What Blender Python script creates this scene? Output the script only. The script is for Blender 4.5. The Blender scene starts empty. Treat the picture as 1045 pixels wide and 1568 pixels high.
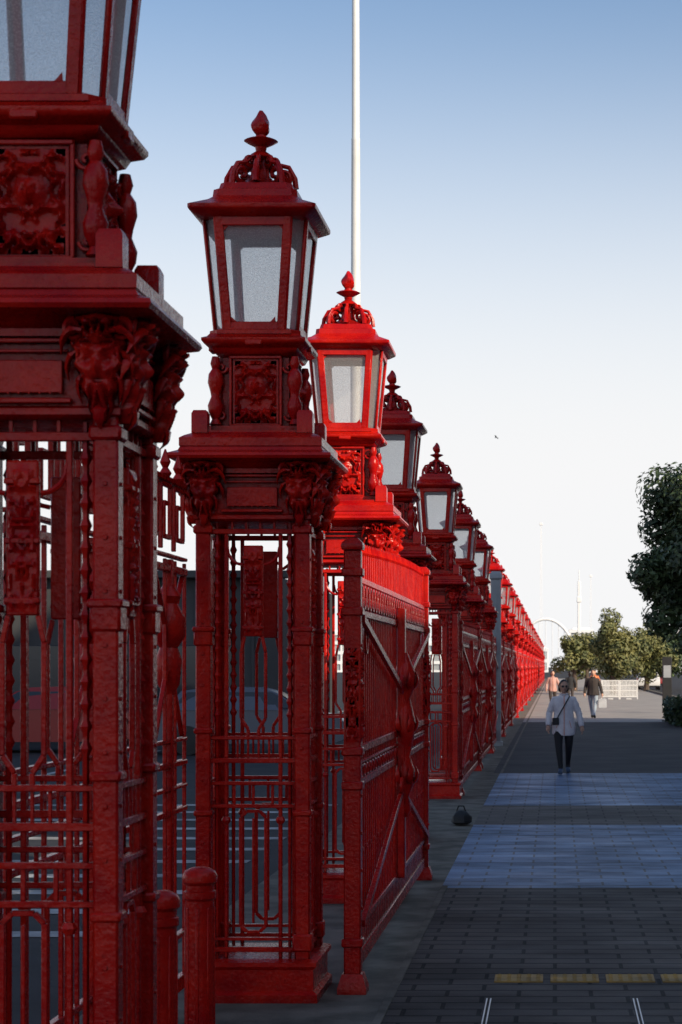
import bpy, bmesh, math, random
from mathutils import Vector, Matrix, noise
random.seed(7)
R=math.radians
scene=bpy.context.scene
# ------------------------------------------------------------------ materials
def mat(name,c1,c2=None,rough=0.6,nscale=4.0,bump=0.0,bscale=40.0,metal=0.0,spec=0.5,island=False,coord='Object'):
    m=bpy.data.materials.new(name); m.use_nodes=True
    nt=m.node_tree; N=nt.nodes; L=nt.links
    b=N['Principled BSDF']; b.inputs['Roughness'].default_value=rough
    b.inputs['Metallic'].default_value=metal; b.inputs['Specular IOR Level'].default_value=spec
    c2=c2 or tuple(x*0.75 for x in c1)
    tc=N.new('ShaderNodeTexCoord')
    n=N.new('ShaderNodeTexNoise'); n.inputs['Scale'].default_value=nscale; n.inputs['Detail'].default_value=6
    L.new(tc.outputs[coord],n.inputs['Vector'])
    r=N.new('ShaderNodeValToRGB'); r.color_ramp.elements[0].position=0.35; r.color_ramp.elements[1].position=0.65
    r.color_ramp.elements[0].color=(*c2,1); r.color_ramp.elements[1].color=(*c1,1)
    if island:
        g=N.new('ShaderNodeNewGeometry'); mx=N.new('ShaderNodeMath'); mx.operation='MULTIPLY_ADD'
        L.new(g.outputs['Random Per Island'],mx.inputs[0]); mx.inputs[1].default_value=0.3
        mm=N.new('ShaderNodeMath'); mm.operation='SUBTRACT'; L.new(n.outputs[0],mm.inputs[0]); mm.inputs[1].default_value=0.15
        L.new(mm.outputs[0],mx.inputs[2]); L.new(mx.outputs[0],r.inputs[0])
    else: L.new(n.outputs[0],r.inputs[0])
    L.new(r.outputs[0],b.inputs['Base Color'])
    if bump>0:
        n2=N.new('ShaderNodeTexNoise'); n2.inputs['Scale'].default_value=bscale; n2.inputs['Detail'].default_value=4
        L.new(tc.outputs[coord],n2.inputs['Vector'])
        bp=N.new('ShaderNodeBump'); bp.inputs['Strength'].default_value=bump; bp.inputs['Distance'].default_value=0.01
        L.new(n2.outputs[0],bp.inputs['Height']); L.new(bp.outputs[0],b.inputs['Normal'])
    return m
def red_paint():
    m=mat('red_paint',(0.64,0.014,0.006),(0.42,0.003,0.005),rough=0.3,nscale=5,bump=0.4,bscale=45,spec=0.26)
    nt=m.node_tree;N=nt.nodes;L=nt.links;b=N['Principled BSDF']
    ramp=[n for n in N if n.type=='VALTORGB'][0]
    tc=[n for n in N if n.type=='TEX_COORD'][0]
    n=N.new('ShaderNodeTexNoise'); n.inputs['Scale'].default_value=28; n.inputs['Detail'].default_value=8; n.inputs['Roughness'].default_value=0.7
    L.new(tc.outputs['Object'],n.inputs['Vector'])
    r=N.new('ShaderNodeValToRGB'); r.color_ramp.elements[0].position=0.60; r.color_ramp.elements[1].position=0.70
    L.new(n.outputs[0],r.inputs[0])
    mx=N.new('ShaderNodeMix'); mx.data_type='RGBA'
    mm=N.new('ShaderNodeMath'); mm.operation='MULTIPLY'; mm.inputs[1].default_value=0.5
    L.new(r.outputs[0],mm.inputs[0]); L.new(mm.outputs[0],mx.inputs[0])
    L.new(ramp.outputs[0],mx.inputs[6]); mx.inputs[7].default_value=(0.16,0.006,0.006,1)
    ao=N.new('ShaderNodeAmbientOcclusion'); ao.inputs['Distance'].default_value=0.11; ao.samples=4  # occlusion darkening painted into the recess colour, as shade and grime
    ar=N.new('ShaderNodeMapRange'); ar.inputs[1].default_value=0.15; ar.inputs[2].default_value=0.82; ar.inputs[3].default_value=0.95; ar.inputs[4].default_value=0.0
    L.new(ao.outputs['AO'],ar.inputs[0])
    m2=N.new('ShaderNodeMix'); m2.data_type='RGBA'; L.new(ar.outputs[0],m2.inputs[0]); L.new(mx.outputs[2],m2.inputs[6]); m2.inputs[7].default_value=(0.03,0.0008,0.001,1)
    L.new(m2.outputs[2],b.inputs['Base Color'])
    rr=N.new('ShaderNodeMapRange'); rr.inputs[1].default_value=0.3; rr.inputs[2].default_value=0.7; rr.inputs[3].default_value=0.13; rr.inputs[4].default_value=0.38
    L.new(n.outputs[0],rr.inputs[0]); L.new(rr.outputs[0],b.inputs['Roughness'])
    return m
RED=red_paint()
def frosted():
    m=bpy.data.materials.new('frosted_glass'); m.use_nodes=True
    nt=m.node_tree;N=nt.nodes;L=nt.links
    N.remove(N['Principled BSDF']); out=N['Material Output']
    tc=N.new('ShaderNodeTexCoord'); vo=N.new('ShaderNodeTexVoronoi'); vo.inputs['Scale'].default_value=120
    L.new(tc.outputs['Object'],vo.inputs['Vector'])
    bp=N.new('ShaderNodeBump'); bp.inputs['Strength'].default_value=0.35; bp.inputs['Distance'].default_value=0.008
    L.new(vo.outputs[0],bp.inputs['Height'])
    tr=N.new('ShaderNodeBsdfTranslucent'); tr.inputs[0].default_value=(0.98,0.98,0.98,1)
    df=N.new('ShaderNodeBsdfDiffuse'); df.inputs[0].default_value=(0.93,0.94,0.94,1)
    tp=N.new('ShaderNodeBsdfTransparent'); tp.inputs[0].default_value=(0.97,0.975,0.97,1)
    gl=N.new('ShaderNodeBsdfGlossy'); gl.inputs['Roughness'].default_value=0.25
    for x in (tr,df,gl): L.new(bp.outputs[0],x.inputs['Normal'])
    m1=N.new('ShaderNodeMixShader'); m1.inputs[0].default_value=0.45; L.new(tr.outputs[0],m1.inputs[1]); L.new(df.outputs[0],m1.inputs[2])
    m2=N.new('ShaderNodeMixShader')
    ns=N.new('ShaderNodeMapRange'); ns.inputs[1].default_value=0; ns.inputs[2].default_value=0.6; ns.inputs[3].default_value=0.48; ns.inputs[4].default_value=0.66
    L.new(vo.outputs[0],ns.inputs[0]); L.new(ns.outputs[0],m2.inputs[0])
    L.new(m1.outputs[0],m2.inputs[1]); L.new(tp.outputs[0],m2.inputs[2])
    m3=N.new('ShaderNodeMixShader'); m3.inputs[0].default_value=0.05; L.new(m2.outputs[0],m3.inputs[1]); L.new(gl.outputs[0],m3.inputs[2])
    L.new(m3.outputs[0],out.inputs['Surface'])
    return m
GLASS=frosted()
def bricks(name,c1,c2,mortar,bw,rh,rough=0.6,ms=0.012,off=0.5,lo=0.6,hi=1.35):
    m=bpy.data.materials.new(name); m.use_nodes=True
    nt=m.node_tree;N=nt.nodes;L=nt.links;b=N['Principled BSDF']
    tc=N.new('ShaderNodeTexCoord'); br=N.new('ShaderNodeTexBrick'); L.new(tc.outputs['Object'],br.inputs['Vector'])
    br.offset=off
    br.inputs['Color1'].default_value=(*c1,1); br.inputs['Color2'].default_value=(*c2,1); br.inputs['Mortar'].default_value=(*mortar,1)
    br.inputs['Scale'].default_value=1; br.inputs['Mortar Size'].default_value=ms; br.inputs['Mortar Smooth'].default_value=0.2
    br.inputs['Brick Width'].default_value=bw; br.inputs['Row Height'].default_value=rh
    mp=N.new('ShaderNodeMapping'); mp.inputs['Scale'].default_value=(0.7,1.6,1); L.new(tc.outputs['Object'],mp.inputs['Vector'])
    n=N.new('ShaderNodeTexNoise'); n.inputs['Scale'].default_value=1.0; n.inputs['Detail'].default_value=9; n.inputs['Roughness'].default_value=0.65; L.new(mp.outputs[0],n.inputs['Vector'])
    mr=N.new('ShaderNodeMapRange'); mr.inputs[1].default_value=0.3; mr.inputs[2].default_value=0.7; mr.inputs[3].default_value=lo; mr.inputs[4].default_value=hi
    L.new(n.outputs[0],mr.inputs[0])
    mx=N.new('ShaderNodeVectorMath'); mx.operation='SCALE'; L.new(br.outputs['Color'],mx.inputs[0]); L.new(mr.outputs[0],mx.inputs['Scale'])
    L.new(mx.outputs[0],b.inputs['Base Color'])
    n3=N.new('ShaderNodeTexNoise'); n3.inputs['Scale'].default_value=60; L.new(tc.outputs['Object'],n3.inputs['Vector'])
    ad=N.new('ShaderNodeMath'); ad.operation='MULTIPLY_ADD'; L.new(n3.outputs[0],ad.inputs[0]); ad.inputs[1].default_value=0.25
    iv=N.new('ShaderNodeMath'); iv.operation='SUBTRACT'; iv.inputs[0].default_value=1; L.new(br.outputs['Fac'],iv.inputs[1])
    L.new(iv.outputs[0],ad.inputs[2])
    bp=N.new('ShaderNodeBump'); bp.inputs['Strength'].default_value=0.7; bp.inputs['Distance'].default_value=0.012
    L.new(ad.outputs[0],bp.inputs['Height']); L.new(bp.outputs[0],b.inputs['Normal'])
    r2=N.new('ShaderNodeMapRange'); r2.inputs[1].default_value=0.3; r2.inputs[2].default_value=0.7; r2.inputs[3].default_value=rough+0.15; r2.inputs[4].default_value=rough-0.1
    L.new(n.outputs[0],r2.inputs[0]); L.new(r2.outputs[0],b.inputs['Roughness'])
    b.inputs['Specular IOR Level'].default_value=0.3
    return m
ASPH=mat('asphalt',(0.042,0.042,0.046),(0.028,0.028,0.031),rough=0.85,nscale=1.5,bump=0.4,bscale=90,spec=0.2)
PATH=mat('path_asphalt',(0.078,0.074,0.073),(0.05,0.05,0.051),rough=0.85,nscale=0.8,bump=0.4,bscale=70,spec=0.2)
LITPATH=mat('path_sunlit_tone',(0.34,0.31,0.28),(0.26,0.24,0.22),rough=0.85,nscale=0.8,bump=0.3,bscale=70)  # lighter path tone, sunlight on the far ground put into the colour
BRK=bricks('dark_pavers',(0.098,0.082,0.070),(0.060,0.052,0.047),(0.006,0.006,0.006),0.42,0.21,0.75,0.014)
BLU=bricks('reflection_tinted_pavers',(0.068,0.165,0.31),(0.042,0.105,0.215),(0.02,0.04,0.07),0.42,0.28,0.5,0.012,lo=0.25,hi=1.8)  # blue reflected light painted into the paver colour
BRN=bricks('brown_pavers',(0.10,0.085,0.075),(0.07,0.06,0.055),(0.02,0.017,0.015),0.42,0.28,0.7,0.011)
CONC=mat('concrete',(0.20,0.18,0.15),(0.09,0.085,0.07),rough=0.9,nscale=3,bump=0.4,bscale=40,spec=0.2)
WHITE=mat('white_paint',(0.78,0.78,0.76),(0.68,0.68,0.66),rough=0.5,nscale=1)
WORN=mat('worn_road_paint',(0.5,0.5,0.5),(0.2,0.2,0.2),rough=0.8,nscale=2.5,spec=.2)
GREYP=mat('grey_post_paint',(0.36,0.38,0.40),(0.28,0.30,0.32),rough=0.5,nscale=2)
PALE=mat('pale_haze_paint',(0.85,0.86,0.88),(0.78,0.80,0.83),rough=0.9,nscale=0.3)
DARK=mat('black_rubber',(0.018,0.018,0.02),(0.012,0.012,0.012),rough=0.6)
WIN=mat('dark_window',(0.03,0.035,0.045),(0.02,0.025,0.03),rough=0.12,nscale=0.2)
CLAD=mat('grey_cladding',(0.085,0.088,0.092),(0.06,0.062,0.066),rough=0.85,nscale=0.5,spec=0.1)
STONE=mat('facade_stone',(0.36,0.34,0.31),(0.28,0.27,0.25),rough=0.8,nscale=0.7,bump=0.2,bscale=10)
TACT=mat('yellow_tactile',(0.52,0.31,0.07),(0.25,0.16,0.05),rough=0.7,nscale=5)
STEEL=mat('steel',(0.55,0.57,0.6),(0.4,0.42,0.45),rough=0.35,metal=0.9)
LEAF=mat('leaf_dark',(0.08,0.12,0.045),(0.018,0.035,0.015),rough=0.55,nscale=1.2,island=True)
LEAF2=mat('leaf_olive',(0.20,0.19,0.06),(0.07,0.09,0.03),rough=0.6,nscale=0.8,island=True)
BARK=mat('bark',(0.12,0.09,0.07),(0.07,0.05,0.04),rough=0.9,nscale=8,bump=0.5)
SKIN=mat('skin',(0.60,0.34,0.24),(0.52,0.29,0.2),rough=0.5)
HAIR=mat('hair_black',(0.02,0.014,0.012),(0.012,0.01,0.008),rough=0.45)
JACK=mat('jacket_offwhite',(0.82,0.77,0.78),(0.68,0.64,0.66),rough=0.8,nscale=9,bump=0.3,bscale=25)
BLACKC=mat('black_cloth',(0.018,0.018,0.022),(0.012,0.012,0.014),rough=0.8)
NAVY=mat('brown_jacket',(0.05,0.035,0.03),(0.035,0.03,0.03),rough=0.8)
JEAN=mat('light_denim',(0.40,0.47,0.55),(0.3,0.36,0.43),rough=0.8)
ORAN=mat('orange_trim',(0.75,0.2,0.06),(0.6,0.15,0.05),rough=0.6)
SHOE=mat('blue_shoe',(0.07,0.12,0.2),(0.05,0.08,0.14),rough=0.6)
# ------------------------------------------------------------------ mesh builder
class MB:
    def __init__(s): s.v=[];s.f=[];s.m=[];s.T=Matrix.Identity(4)
    def add(s,vs,fs,mi=0):
        o=len(s.v); s.v.extend([s.T@Vector(p) for p in vs]); s.f.extend([tuple(i+o for i in f) for f in fs]); s.m.extend([mi]*len(fs))
    def box(s,c,d,mi=0,ch=0.005,M=None):
        c=Vector(c); h=[x/2 for x in d]; ch=min(ch,min(h)*0.5)
        idx={};vs=[]
        for sx in(-1,1):
            for sy in(-1,1):
                for sz in(-1,1):
                    sg=(sx,sy,sz)
                    for a in range(3):
                        p=Vector([sg[k]*(h[k] if k==a else h[k]-ch) for k in range(3)])
                        if M is not None: p=M@p
                        idx[(sg,a)]=len(vs); vs.append(c+p)
        fs=[]
        for a in range(3):
            b,cc=(a+1)%3,(a+2)%3
            for sg in(-1,1):
                q=[]
                for (p,r) in((-1,-1),(1,-1),(1,1),(-1,1)):
                    t=[0,0,0];t[a]=sg;t[b]=p;t[cc]=r; q.append(idx[(tuple(t),a)])
                fs.append(tuple(q))
            for p in(-1,1):
                for r in(-1,1):
                    t0=[0,0,0];t1=[0,0,0]
                    t0[a]=-1;t1[a]=1;t0[b]=t1[b]=p;t0[cc]=t1[cc]=r
                    t0=tuple(t0);t1=tuple(t1)
                    fs.append((idx[(t0,b)],idx[(t1,b)],idx[(t1,cc)],idx[(t0,cc)]))
        for sx in(-1,1):
            for sy in(-1,1):
                for sz in(-1,1):
                    g=(sx,sy,sz); fs.append((idx[(g,0)],idx[(g,1)],idx[(g,2)]))
        s.add(vs,fs,mi)
    def beam(s,p0,p1,w,t,nrm=(0,-1,0),mi=0,ch=0.003):
        p0=Vector(p0);p1=Vector(p1);d=p1-p0;L=d.length
        x=d.normalized();n=Vector(nrm);n=(n-x*n.dot(x)).normalized();y=n.cross(x)
        M=Matrix((x,y,n)).transposed()
        s.box((p0+p1)/2,(L,w,t),mi,ch,M)
    def rings(s,rs,mi=0,cap=True,closed=True):
        n=len(rs[0]);vs=[p for r in rs for p in r];fs=[]
        for k in range(len(rs)-1):
            for i in range(n if closed else n-1):
                j=(i+1)%n; fs.append((k*n+i,k*n+j,(k+1)*n+j,(k+1)*n+i))
        if cap:
            fs.append(tuple(range(n))); fs.append(tuple((len(rs)-1)*n+i for i in range(n)))
        s.add(vs,fs,mi)
    def sq(s,prof,c=(0,0),mi=0):
        s.rings([[(c[0]-h,c[1]-h,z),(c[0]+h,c[1]-h,z),(c[0]+h,c[1]+h,z),(c[0]-h,c[1]+h,z)] for h,z in prof],mi)
    def lathe(s,prof,c=(0,0,0),n=14,mi=0,sx=1,sy=1):
        s.rings([[(c[0]+r*sx*math.cos(2*math.pi*i/n),c[1]+r*sy*math.sin(2*math.pi*i/n),c[2]+z) for i in range(n)] for r,z in prof],mi)
    def tube(s,pts,r,n=6,mi=0,squash=1.0):
        pts=[Vector(p) for p in pts]; N=len(pts)
        rad=r if isinstance(r,(list,tuple)) else [r]*N
        t=(pts[1]-pts[0]).normalized(); up=Vector((0,0,1)) if abs(t.z)<0.9 else Vector((0,1,0))
        u=t.cross(up).normalized(); rs=[]
        for k in range(N):
            if k==0:t=pts[1]-pts[0]
            elif k==N-1:t=pts[-1]-pts[-2]
            else:t=pts[k+1]-pts[k-1]
            t.normalize(); u=(u-t*u.dot(t)).normalized(); w=t.cross(u)
            rs.append([pts[k]+u*rad[k]*math.cos(2*math.pi*i/n)+w*rad[k]*squash*math.sin(2*math.pi*i/n) for i in range(n)])
        s.rings(rs,mi)
    def mesh(s,name,mats,sharp=38):
        me=bpy.data.meshes.new(name); me.from_pydata([tuple(p) for p in s.v],[],s.f)
        for m in mats: me.materials.append(m)
        me.polygons.foreach_set('material_index',s.m)
        bm=bmesh.new(); bm.from_mesh(me); bmesh.ops.recalc_face_normals(bm,faces=bm.faces); bm.to_mesh(me); bm.free()
        me.polygons.foreach_set('use_smooth',[True]*len(me.polygons))
        me.set_sharp_from_angle(angle=R(sharp)); me.update()
        return me
def obj(name,me,loc=(0,0,0),rot=(0,0,0),parent=None):
    o=bpy.data.objects.new(name,me); scene.collection.objects.link(o); o.location=loc; o.rotation_euler=rot
    if parent: o.parent=parent
    return o
def RZ(a): return Matrix.Rotation(a,4,'Z')
# ------------------------------------------------------------------ ornaments
def carve(x,z,seed,k=14):
    ax=abs(x)
    n=noise.noise(Vector((ax*k,z*k,seed)))+0.5*noise.noise(Vector((ax*k*2.1,z*k*2.1,seed+5)))
    return max(0,1-abs(n)*3.2)
def relief(b,cx,y0,cz,w,h,depth,seed,nx=34,nz=40,k=14,head=True):
    vs=[];fs=[]
    for j in range(nz+1):
        for i in range(nx+1):
            u=i/nx*2-1;v=j/nz*2-1;x=u*w/2;z=v*h/2
            d=carve(x,z,seed,k)
            if head:
                hd=math.exp(-((u/0.32)**2+((v-0.15)/0.3)**2))
                d=d*(1-0.7*hd)+1.5*hd
                d-=0.7*math.exp(-(((abs(u)-0.14)/0.08)**2+((v-0.22)/0.07)**2))
                d+=0.5*math.exp(-((u/0.06)**2+((v-0.08)/0.12)**2))
                d-=0.5*math.exp(-((u/0.14)**2+((v+0.08)/0.04)**2))
                d+=0.6*math.exp(-((u/0.35)**2+((v-0.58)/0.08)**2))
            e=min(1,(1-abs(u))*8)*min(1,(1-abs(v))*8)
            vs.append((cx+x,y0-depth*d*e,cz+z))
    for j in range(nz):
        for i in range(nx):
            a=j*(nx+1)+i; fs.append((a,a+1,a+nx+2,a+nx+1))
    b.add(vs,fs)
def mask(b,cx,y0,zc,W,H,D,seed):
    nu,nv=34,44;vs=[];fs=[]
    for j in range(nv+1):
        v=j/nv*2-1
        wv=0.20+0.80*max(0,min(1,(v+1)/1.25))**0.8
        wv*=1+0.10*math.sin(v*14)
        pv=0.35+0.65*math.sin(max(0,min(1,(v+1.05)/1.75))*math.pi*0.62)
        for i in range(nu+1):
            u=i/nu*2-1;a=u*math.pi/2
            f=0.0;au=abs(u)
            f+=0.34*math.exp(-(((au-0.22)/0.16)**2+((v-0.36-0.25*au)/0.07)**2))
            f-=0.40*math.exp(-(((au-0.24)/0.10)**2+((v-0.20)/0.07)**2))
            f+=0.16*math.exp(-(((au-0.24)/0.05)**2+((v-0.20)/0.04)**2))
            f+=0.50*math.exp(-((u/0.10)**2+((v-0.05)/0.16)**2))
            f+=0.24*math.exp(-(((au-0.32)/0.13)**2+((v+0.02)/0.09)**2))
            f-=0.45*math.exp(-((u/0.18)**2+((v+0.2)/0.045)**2))
            f+=0.22*math.exp(-((u/0.18)**2+((v+0.30)/0.05)**2))
            if v<-0.2: f+=0.26*math.sin(au*15+v*13)*min(1,(-v-0.2)*5)
            ed=max(0,(au-0.42)/0.4,(v-0.45)/0.25)
            f+=min(1,ed)*1.0*carve(u*0.13,v*0.17,seed,22)-0.15*min(1,ed)
            y=D*pv*(max(0,math.cos(a))**0.6)*(1+f*0.7)
            vs.append((cx+W/2*wv*math.sin(a),y0-y,zc+v*H/2))
    for j in range(nv):
        for i in range(nu):
            a=j*(nu+1)+i; fs.append((a,a+1,a+nu+2,a+nu+1))
    b.add(vs,fs)
def leaf(b,p0,p1,p2,w,n=8):
    p0,p1,p2=Vector(p0),Vector(p1),Vector(p2);pts=[];rad=[]
    for i in range(n+1):
        t=i/n; pts.append(p0*(1-t)**2+p1*2*t*(1-t)+p2*t*t); rad.append(w*(0.35+max(0,math.sin(math.pi*min(1,t*1.02)))**0.7)*(1+0.22*math.sin(t*20))*(1.05-t*0.55))
    rad[-1]=w*0.15
    b.tube(pts,rad,7,0,0.55)
def spiral(c,r0,r1,a0,a1,n,ax=(1,0,0),az=(0,0,1)):
    c=Vector(c);ax=Vector(ax);az=Vector(az);o=[]
    for i in range(n+1):
        t=i/n;a=a0+(a1-a0)*t;r=r0+(r1-r0)*t; o.append(c+ax*r*math.cos(a)+az*r*math.sin(a))
    return o
def rect_loop(b,x0,x1,z0,z1,y,w,ch):
    p=[(x0+ch,z0),(x1-ch,z0),(x1,z0+ch),(x1,z1-ch),(x1-ch,z1),(x0+ch,z1),(x0,z1-ch),(x0,z0+ch)]
    for i in range(8):
        a=p[i];c=p[(i+1)%8]; b.beam((a[0],y,a[1]),(c[0],y,c[1]),w,w)
# ------------------------------------------------------------------ pier
def build_pier():
    b=MB()
    b.sq([(0.375,0.0),(0.375,0.05),(0.35,0.07),(0.35,0.19),(0.37,0.21),(0.37,0.235),(0.33,0.25)])
    for sx in(-1,1):
        for sy in(-1,1):
            x,y=sx*0.283,sy*0.283
            b.box((x,y,1.5),(0.085,0.085,2.52),ch=0.008)
            for z,h,w in((0.34,0.10,0.11),(1.08,0.035,0.105),(1.55,0.035,0.105),(2.08,0.09,0.105),(2.13,0.03,0.12),(2.70,0.05,0.11)):
                b.box((x,y,z),(w,w,h),ch=0.01)
            b.sq([(0.045,3.25),(0.045,3.36),(0.035,3.38)],(sx*0.3,sy*0.3))
            b.lathe([(0.012,3.29),(0.035,3.31),(0.02,3.34),(0.04,3.38),(0.045,3.42),(0.025,3.47),(0.03,3.5),(0.045,3.55),(0.04,3.6),(0.02,3.63),(0.03,3.66),(0.02,3.7)],(sx*0.228,sy*0.228,0),10)
            pr=[(0.010,0.25)]
            for k in range(14):
                z=1.62+k*0.075; pr+= [(0.012,z),(0.022,z+0.022),(0.012,z+0.045)]
            pr.append((0.010,2.74)); b.lathe(pr,(x-sx*0.075,y,0),6); b.lathe(pr,(x,y-sy*0.075,0),6)
    for q in range(4):
        b.T=RZ(q*math.pi/2); y=-0.29
        for z,t in((0.3,0.03),(0.36,0.018),(1.12,0.022),(1.25,0.022),(1.38,0.028),(1.51,0.022),(2.69,0.03)):
            b.box((0,y,z),(0.5,0.03,t),ch=0.003)
        for x in(-0.155,0.155):
            b.box((x,y+0.002,1.47),(0.022,0.022,2.44),ch=0.004)
            b.lathe([(0.018,0),(0.028,0.02),(0.018,0.04)],(x,y-0.005,1.02),8)
        for x in(-0.09,-0.03,0.03,0.09): b.box((x,y,1.445),(0.012,0.014,0.12),ch=0.002)
        for x in(-0.11,0,0.11): b.box((x,y,1.185),(0.016,0.016,0.12),ch=0.002)
        for x in(-0.12,-0.04,0.04,0.12): b.box((x,y,2.735),(0.014,0.016,0.08),ch=0.002)
        rect_loop(b,-0.072,0.072,0.40,1.09,y,0.02,0.035)
        b.box((0,y,0.75),(0.014,0.016,0.6),ch=0.003)
        b.box((0,y,2.35),(0.11,0.03,0.52),ch=0.006)
        relief(b,0,y-0.016,2.35,0.095,0.50,0.018,3+q,nx=12,nz=50,k=24,head=False)
        for sx in(-1,1):
            b.beam((sx*0.05,y,2.09),(sx*0.07,y,2.0),0.018,0.018); b.beam((sx*0.07,y,2.0),(sx*0.07,y,1.62),0.018,0.018)
            b.beam((sx*0.07,y,1.62),(sx*0.03,y,1.56),0.018,0.018); b.beam((sx*0.03,y,1.56),(sx*0.03,y,1.5),0.018,0.018)
            b.tube([(sx*(0.06+0.09*math.sin(t*math.pi/2)),y,2.5+0.1*(1-math.cos(t*math.pi/2))) for t in[0,.25,.5,.75,1]],0.01)
        for k in range(3): b.box((0,y-0.012,2.14+k*0.2),(0.12,0.03,0.02),ch=0.004)
        for k in range(12):
            for sx in(-1,1):
                z=0.55+k*0.18
                b.box((sx*0.283,-0.3275,z),(0.014,0.008,0.014),ch=0.003)
        for sx in(-1,1):
            X=sx*0.272
            mask(b,X,-0.325,2.90,0.175,0.33,0.085,7.3)
            for e in(-1,1):
                b.tube(spiral((X+e*0.075,-0.385,3.035),0.036,0.006,R(90),R(90)+e*R(-480),20),[0.015-0.008*i/20 for i in range(21)],6)
                leaf(b,(X+e*0.03,-0.40,3.02),(X+e*0.11,-0.42,3.06),(X+e*0.125,-0.37,2.955),0.024)
                leaf(b,(X+e*0.05,-0.37,2.97),(X+e*0.12,-0.38,2.96),(X+e*0.105,-0.345,2.87),0.02)
                leaf(b,(X+e*0.045,-0.36,2.90),(X+e*0.09,-0.37,2.87),(X+e*0.06,-0.34,2.79),0.016)
            leaf(b,(X,-0.345,2.80),(X,-0.40,2.76),(X,-0.345,2.71),0.022)
            b.tube([(X-0.1,-0.375,3.06),(X,-0.41,3.07),(X+0.1,-0.375,3.06)],0.014)
        b.box((0,-0.340,3.005),(0.33,0.022,0.016),ch=0.004); b.box((0,-0.342,2.97),(0.33,0.014,0.010),ch=0.003)
        b.box((0,-0.340,2.805),(0.35,0.02,0.018),ch=0.004); b.box((0,-0.339,2.885),(0.29,0.014,0.11),ch=0.006)
        for k in range(9): b.box((-0.14+k*0.035,-0.348,2.83),(0.008,0.008,0.008),ch=0.002)
        b.box((0,-0.197,3.5),(0.27,0.016,0.40),ch=0.004)
        relief(b,0,-0.205,3.5,0.24,0.36,0.03,11.7,nx=44,nz=56,k=17)
        for sx in(-1,1):
            b.box((sx*0.145,-0.202,3.5),(0.018,0.03,0.42),ch=0.004)
            b.tube(spiral((sx*0.195,-0.215,3.64),0.035,0.006,R(0) if sx<0 else R(180),(R(0) if sx<0 else R(180))+sx*R(430),18),0.009)
            b.tube(spiral((sx*0.2,-0.215,3.36),0.032,0.006,R(180),R(180)+sx*R(430),18),0.008)
        b.box((0,-0.207,3.7),(0.30,0.03,0.018),ch=0.004); b.box((0,-0.207,3.305),(0.30,0.03,0.018),ch=0.004)
        b.box((0,-0.285,3.775),(0.10,0.03,0.035),ch=0.008)
    b.T=Matrix.Identity(4)
    b.sq([(0.31,2.745),(0.335,2.76),(0.335,2.78),(0.325,2.79),(0.325,3.01),(0.345,3.02),(0.345,3.045),(0.375,3.06),(0.40,3.08),(0.455,3.095),(0.465,3.11),(0.46,3.125),(0.41,3.145),(0.40,3.165),(0.405,3.17),(0.405,3.215),(0.38,3.232),(0.34,3.25),(0.335,3.255),(0.335,3.265),(0.25,3.27),(0.25,3.30),(0.19,3.31),(0.19,3.70),(0.23,3.72),(0.245,3.75),(0.285,3.768),(0.298,3.785),(0.298,3.80),(0.27,3.812),(0.255,3.83),(0.2,3.832)])
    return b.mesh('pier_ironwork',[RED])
def octring(b,c,z):
    f=b-c
    return [(-f,-b,z),(f,-b,z),(b,-f,z),(b,f,z),(f,b,z),(-f,b,z),(-b,f,z),(-b,-f,z)]
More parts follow.
